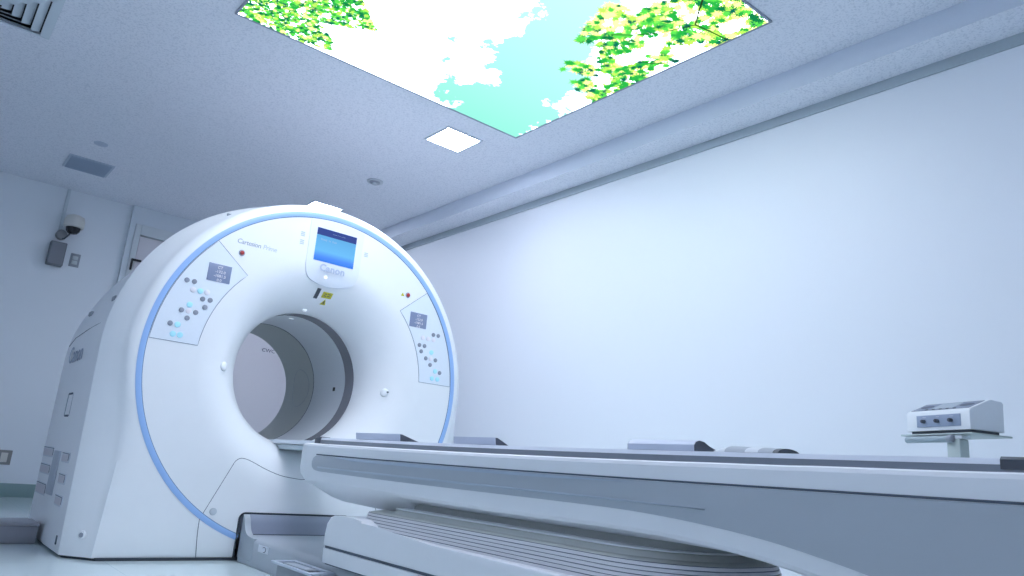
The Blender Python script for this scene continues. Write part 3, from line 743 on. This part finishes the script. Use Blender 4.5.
# carriage under the table top and the sliding table top
box('carriage', (-.10, .10, -.62, .85, .568, .596), mat('carriage_grey', (.42, .50, .54), .35), co, bev=.006)
box('table_top', (-.192, .192, -4.1, -.63, .5935, .614), mat('table_top_light', (.66, .70, .76), .3), co, bev=.004)
box('table_tongue', (-.115, .115, -.64, .85, .5975, .620), MATS['table_top_light'], co, bev=.004)
for sx in (-1, 1):
    b = bmesh.new(); add_prism(b, [(sx*.238, .6035), (sx*.238, .622), (sx*.234, .628), (sx*.200, .628), (sx*.200, .6035)], 'y', -4.12, -.62, n=50); make('side_rail', b, RAIL, co)
    b = bmesh.new(); add_prism(b, [(sx*.2390, .6185), (sx*.2365, .6295), (sx*.196, .6305), (sx*.196, .6185)], 'y', -3.43, -.66, n=40); make('rail_highlight_strip', b, RAILHI, co)  # pale strip stands in for the highlight on the dark rail's upper bevel
    b = bmesh.new(); add_prism(b, [(sx*.241, .602), (sx*.241, .627), (sx*.235, .633), (sx*.19, .633), (sx*.19, .602)], 'y', -.655, -.60, .001); make('rail_end', b, DARK, co)
    b = bmesh.new(); add_prism(b, [(sx*.241, .610), (sx*.241, .628), (sx*.235, .633), (sx*.15, .633), (sx*.15, .610)], 'y', -4.13, -3.43, .001); make('rail_end', b, DARK, co)
box('table_mat', (-.19, .19, -3.4, -.66, .6145, .6215), mat('mat_grey', (.25, .28, .33), .7, bump=.2), co, bev=.004)
# bellows hood and pleats
def ring2(x, y0, y1, z, r0=.25, r1=.15, n=10):
    """plan outline: camera-side end (y0) with wide corners r0, scanner end (y1) with corners r1"""
    out = []
    for cx, cy, a0, r in ((x-r1, y1-r1, 0, r1), (-x+r1, y1-r1, 90, r1), (-x+r0, y0+r0, 180, r0), (x-r0, y0+r0, 270, r0)):
        for k in range(n+1):
            a = radians(a0+90*k/n); out.append((cx+r*cos(a), cy+r*sin(a), z))
    return out
HOODM = mat('hood_grey', (.52, .53, .50), .5)
hood = bmesh.new()
loft(hood, [ring2(.298, -2.765, -1.185, .347), ring2(.294, -2.755, -1.20, .352), ring2(.278, -2.735, -1.22, .356)], True, True, True)
make('bellows_hood', hood, HOODM, co)
b = bmesh.new(); loft(b, [ring2(.284, -2.745, -1.40, .3555, .24, .05), ring2(.270, -2.725, -1.41, .368, .23, .05), ring2(.262, -2.715, -1.42, .371, .22, .05)], True, True, True); make('bellows_shoulder', b, HOODM, co)
b = bmesh.new(); loft(b, [ring2(.263, -2.72, -1.405, .3705, .22, .04), ring2(.266, -2.725, -1.40, .3715, .22, .04), ring2(.266, -2.725, -1.40, .3745, .22, .04), ring2(.262, -2.715, -1.405, .376, .22, .04)], True, True, True); make('hood_rim', b, mat('rim_white', (.84, .85, .87), .35), co)
b = bmesh.new(); loft(b, [ring2(.205, -2.72, -1.43, .375, .18, .04), ring2(.200, -2.72, -1.43, .400, .18, .04)], True, True, True); make('lift_column', b, mat('column_grey', (.40, .41, .40), .5), co)
bl = bmesh.new(); R_ = []
NP = 6; PH = .0105
for k in range(NP):
    z = .284+k*PH; g = .0025*k
    R_ += [ring2(.315-g, -2.785+g, -1.165-g, z+.0008), ring2(.315-g, -2.785+g, -1.165-g, z+PH-.0020), ring2(.311-g, -2.781+g, -1.169-g, z+PH-.0010), ring2(.311-g, -2.781+g, -1.169-g, z+PH)]
loft(bl, R_, True, True, True); make('bellows', bl, BELL, co, angle=20)
for k in range(1, NP+1):
    z = .284+k*PH-.0003; g = .0025*(k-1)
    tube('pleat_shadow', ring2(.3122-g, -2.782+g, -1.168-g, z), .0013 if k % 2 else .0008, SEAM, co, 6, True)
# base cover
prof = [(-1.040, .131), (-1.038, .17), (-1.038, .24), (-1.048, .285), (-1.075, .312), (-1.11, .318), (-1.26, .322), (-1.33, .3215), (-1.42, .297), (-1.8, .287), (-2.95, .283), (-3.02, .27), (-3.03, .131)]
up_ = [(a, b_) for a, b_ in prof if b_ > .195]
b = bmesh.new(); add_prism(b, [(-1.038, .197)]+[p for p in prof if p[1] > .195]+[(-3.03, .197)], 'x', -.350, .350, .012, 3); make('base_cover', b, WARMW, co)
b = bmesh.new(); add_prism(b, [(-1.050, .1335), (-1.042, .189), (-3.026, .189), (-3.026, .1335)], 'x', -.350, .350, .006, 2); make('base_cover', b, WARMW, co)
box('base_groove', (-.344, .344, -3.02, -1.052, .186, .200), SEAM, co)
box('base_groove', (-.340, .340, -3.02, -1.060, .1285, .1345), SEAM, co)
# plinth on the floor reaching into the recess
pp = [(.296, .0), (.296, .105), (.291, .118), (.280, .1275), (.262, .1305)]
pl_ = pp+[(-x, z) for x, z in pp[::-1]]
b = bmesh.new(); add_prism(b, [(x, max(z, .0012)) for x, z in pl_], 'y', -3.04, -.02); make('plinth', b, PANELG, co)
for sx in (-1, 1):
    ck = catmull([(-.015, .228), (-.03, .222), (-.045, .205), (-.060, .175), (-.085, .148), (-.13, .133), (-.20, .1285)], 5)
    b = bmesh.new(); add_prism(b, [(-.012, .02)]+ck+[(-.20, .02)], 'x', sx*.268, sx*.2985, .005, 2); make('plinth_cheek', b, PANELG, co)
b = bmesh.new(); add_prism(b, catmull([(-.015, .228), (-.028, .20), (-.034, .165), (-.038, .129)], 5)+[(-.004, .129), (-.004, .228)], 'x', -.27, .27); make('plinth_riser', b, mat('riser_grey', (.30, .33, .41), .35), co)
box('riser_gap', (-.262, .262, -.0405, -.030, .1285, .1345), SEAM, co)
# white sticker with a hook mark on the plinth edge
st = box('sticker', (-.2985, -.2955, -.390, -.270, .078, .110), mat('sticker', (.78, .80, .86), .5), co)
b = bmesh.new(); add_tube(b, [(-.2996, -.345+.012*cos(a)*1.6, .094+.012*sin(a)) for a in [radians(40+k*25) for k in range(11)]], .0016, 6); make('sticker_mark', b, DARK, st)
text('sticker_mark', 'CE', .016, DARK, st, lambda u, v, d: (-.2994-d, -.315-u, .082+v), .0003) if False else None
for yy in (-.10, -.155): box('plinth_mark', (-.2975, -.2955, yy-.03, yy, .022 if yy < -.12 else .040, .030 if yy < -.12 else .048), SEAM, co)
# foot switch bracket beside the plinth
fs = thing('foot_switch_box', (-.35, -.86, 0), 'grey box with a hollow metal lid beside the couch plinth', 'foot switch')
box('switch_body', (-.405, -.302, -1.06, -.755, .001, .086), mat('switch_body', (.26, .29, .33), .4), fs, bev=.006)
b = bmesh.new()
for d_ in ((-.415, -.400, -1.09, -.71), (-.325, -.302, -1.09, -.71), (-.400, -.325, -1.09, -1.06), (-.400, -.325, -.745, -.71)): add_box(b, *d_, .088, .098, .002)
make('lid_frame', b, mat('lid_frame', (.55, .60, .70), .3), fs)
box('lid_inset', (-.40, -.325, -1.06, -.745, .0865, .091), DARK, fs)
box('pedal', (-.385, -.34, -1.00, -.78, .091, .097), mat('pedal', (.45, .48, .54), .3), fs, bev=.002)

# ------------------------------------------------------------------ things on the couch
def wedge_pad(name, y0, y1, hgt, wd, label, rounded=False):
    t = thing(name, (-.2, (y0+y1)/2, .631), label, 'pad', 'pads clipped on the near couch rail')
    zb = .6312; xo = -.222
    if rounded: sec = [(xo, zb), (xo-.001, zb+hgt*.55), (xo+.006, zb+hgt*.85), (xo+.020, zb+hgt), (xo+.040, zb+hgt*.93), (xo+.062, zb+hgt*.6), (xo+wd, zb)]
    else: sec = [(xo, zb), (xo-.004, zb+hgt), (xo+.004, zb+hgt), (xo+wd, zb)]
    b = bmesh.new(); add_prism(b, sec, 'y', y0-.0, y1); make('pad_body', b, PAD, t, angle=35)
    s2 = [(xo+(x-xo)*.97+.001, zb+(z-zb)*.97) for x, z in sec]
    for a, c in ((y0-.002, y0+.0005), (y1-.0005, y1+.002)):
        b = bmesh.new(); add_prism(b, s2, 'y', a, c); make('pad_end', b, mat('pad_end', (.09, .10, .13), .5), t)
    return t
wedge_pad('wedge_pad', -1.33, -.965, .027, .10, 'thin grey wedge pad on the couch rail nearest the scanner bore')
wedge_pad('wedge_pad', -1.94, -1.70, .024, .060, 'thin grey wedge pad on the couch rail in front of the scanner rim')
t = wedge_pad('bolster_pad', -2.745, -2.525, .028, .125, 'larger grey rounded bolster with a dark end on the couch rail', True)
def strap(y0, y1, label):
    t = thing('restraint_strap', (-.2, (y0+y1)/2, .631), label, 'strap')
    for (a, c, m, hh) in ((y0, y0+.060, STRAPW, .014), (y0+.055, y0+.135, STRAPG, .016), (y0+.13, y0+.20, STRAPW, .0105), (y0+.20, y1, STRAPG, .0125)):
        pass
    ztop = lambda f: .6312+.017*(1-f*.25)
    segs = ((0, .18, STRAPW), (.18, .50, STRAPG), (.50, .70, STRAPW), (.70, .92, STRAPG), (.92, 1, DARK))
    for f0, f1, m in segs:
        a = y0+(y1-y0)*f0; c = y0+(y1-y0)*f1
        R = []
        for q, f in ((a, f0), (c, f1)):
            hh = .0185*(1-.30*f)*(.35+.65*min(1, f/.12)); 
            R.append([(-.218+.05*(1-cos(u)), q, .6312+hh*sin(u)) for u in [pi*k/10 for k in range(11)]])
        b = bmesh.new(); loft(b, R, True, True, True); make('strap_band', b, m, t)
strap(-2.80, -2.975, 'white and grey restraint strap rolled on the couch rail beside the bolster')

# ------------------------------------------------------------------ control unit on its stand
U = Vector((-.400, -.917, 0)); V = Vector((.917, -.400, 0)); O = Vector((.979, -2.959, 0))-U*.262
Mx = Matrix(((U.x, V.x, 0, O.x), (U.y, V.y, 0, O.y), (0, 0, 1, 0), (0, 0, 0, 1)))   # local: x across the front, y towards the back
stand = thing('equipment_stand', (O+U*.2+V*.07)[:], 'pale metal pole stand with a tray behind the couch at right', 'stand')
def lbox(name, d, m, parent, bev=.002): return box(name, d, m, parent, bev=bev, mtx=Mx)
lbox('tray', (-.02, .285, -.015, .158, .782, .788), PAINTM, stand)
lbox('tray_arm', (.02, .24, -.010, .030, .768, .781), DEVW, stand, .003)
b = bmesh.new(); t_ = bmesh.new(); add_cyl(t_, (.100, -.012, .768), (1, 0, 0), .0115, .190, bev=.003); merge(b, t_, 0, Mx); make('handle_bar', b, mat('handle_teal', (.33, .40, .44), .4), stand)
b = bmesh.new(); t_ = bmesh.new(); add_cyl(t_, (.200, -.016, .768), (1, 0, 0), .013, .022, bev=.003); merge(b, t_, 0, Mx); make('handle_cap', b, GREY, stand)
lbox('pole', (.178, .232, -.012, .030, .05, .768), PAINTM, stand, .006)
b = bmesh.new()
for k in range(5):
    a = 2*pi*k/5; t_ = bmesh.new(); add_prism(t_, [(0, .045), (0, .07), (.25, .05), (.25, .04)], 'y', -.018, .018)
    merge(b, t_, 0, Mx @ Matrix.Translation((.205, .010, 0)) @ Matrix.Rotation(a, 4, 'Z'))
make('foot', b, LGREY, stand)
for k in range(5):
    a = 2*pi*k/5; p = Mx @ Vector((.205+.235*cos(a), .010+.235*sin(a), .021)); d_ = Vector((-sin(a), cos(a), 0))
    cyl('caster', p, d_, .02, .018, DARK, stand, bev=.003)
unit = thing('control_unit', (O+U*.13+V*.07+Vector((0, 0, .79)))[:], 'small white control box with sloped keypad on the pole stand', 'medical device')
sec = [(.0, .800), (.0, .862), (.006, .870), (.088, .906), (.097, .908), (.142, .904), (.148, .898), (.145, .800)]
b = bmesh.new(); add_prism(b, sec, 'x', -.004, .268, .003, 2, mtx=Mx); make('case', b, DEVW, unit, angle=40)
b = bmesh.new(); add_box(b, .01, .255, .008, .135, .789, .800, mtx=Mx); make('base_foot', b, DARK, unit)
fp = lbox('front_plate', (.045, .232, -.0025, .002, .8125, .8535), mat('plate_blue', (.30, .36, .48), .4), unit, .0005)
for k, xx in enumerate((.080, .138, .196)):
    b = bmesh.new(); t_ = bmesh.new(); add_cyl(t_, (xx, -.009, .832), (0, 1, 0), .0065, .014, bev=.0015); merge(b, t_, 0, Mx); make('knob', b, DARK, fp)
    b = bmesh.new(); add_box(b, xx-.007, xx+.007, -.0032, -.002, .8455, .8475, mtx=Mx); make('plate_mark', b, LGREY, fp)
sl = atan2(.036, .082)
def slope(xx, s, h): return (xx, .006+s*cos(sl)-h*sin(sl), .870+s*sin(sl)+h*cos(sl))
def slab(name, x0, x1, s0, s1, h0, h1, m, parent, skew=0):
    b = bmesh.new(); A = [b.verts.new(Mx @ Vector(slope(x, s, h))) for h in (h0, h1) for x, s in ((x0, s0), (x1, s0), (x1, s1), (x0, s1))]
    for f in ((0, 1, 2, 3), (7, 6, 5, 4), (0, 4, 5, 1), (1, 5, 6, 2), (2, 6, 7, 3), (3, 7, 4, 0)): b.faces.new([A[i] for i in f])
    return make(name, b, m, parent, False)
kp = slab('keypad', .008, .256, .006, .084, 0, .0015, mat('keypad_grey', (.26, .29, .36), .6, spec=.2), unit)
slab('display', .090, .178, .018, .076, .0012, .0022, mat('unit_display', (.42, .47, .52), .6, spec=.2), kp)
for xx in (.050, .218):
    b = bmesh.new(); vs = [b.verts.new(Mx @ Vector(slope(xx+.028*cos(a), .045+.016*sin(a), .0022))) for a in [2*pi*k/20 for k in range(20)]]
    b.faces.new(vs); r2 = bmesh.ops.extrude_face_region(b, geom=b.faces[:]); 
    for v in r2['geom']:
        if isinstance(v, bmesh.types.BMVert): v.co.z -= .0015
    make('jog_dial', b, mat('jog_dial', (.12, .14, .19), .6, spec=.2), kp, False)
for k in range(5): slab('key', .070+k*.030, .080+k*.030, .008, .013, .0012, .0030, DARK, kp)

# bow the straight couch down a little mid-length to match the lens distortion
def bow_down(o):
    for c in o.children:
        if c.type == 'MESH' and not c.data.get('bowed_down'):
            c.data['bowed_down'] = 1
            for v in c.data.vertices:
                if -3.5 < v.co.y < -.6 and v.co.z > .48:
                    v.co.z -= .0085*sin(pi*(-.6-v.co.y)/2.9)*min(1, (v.co.z-.48)/.09)
        bow_down(c)
for o in list(S.objects):
    if o.parent is None and o.name.split('.')[0] in ('patient_couch', 'wedge_pad', 'bolster_pad', 'restraint_strap'): bow_down(o)
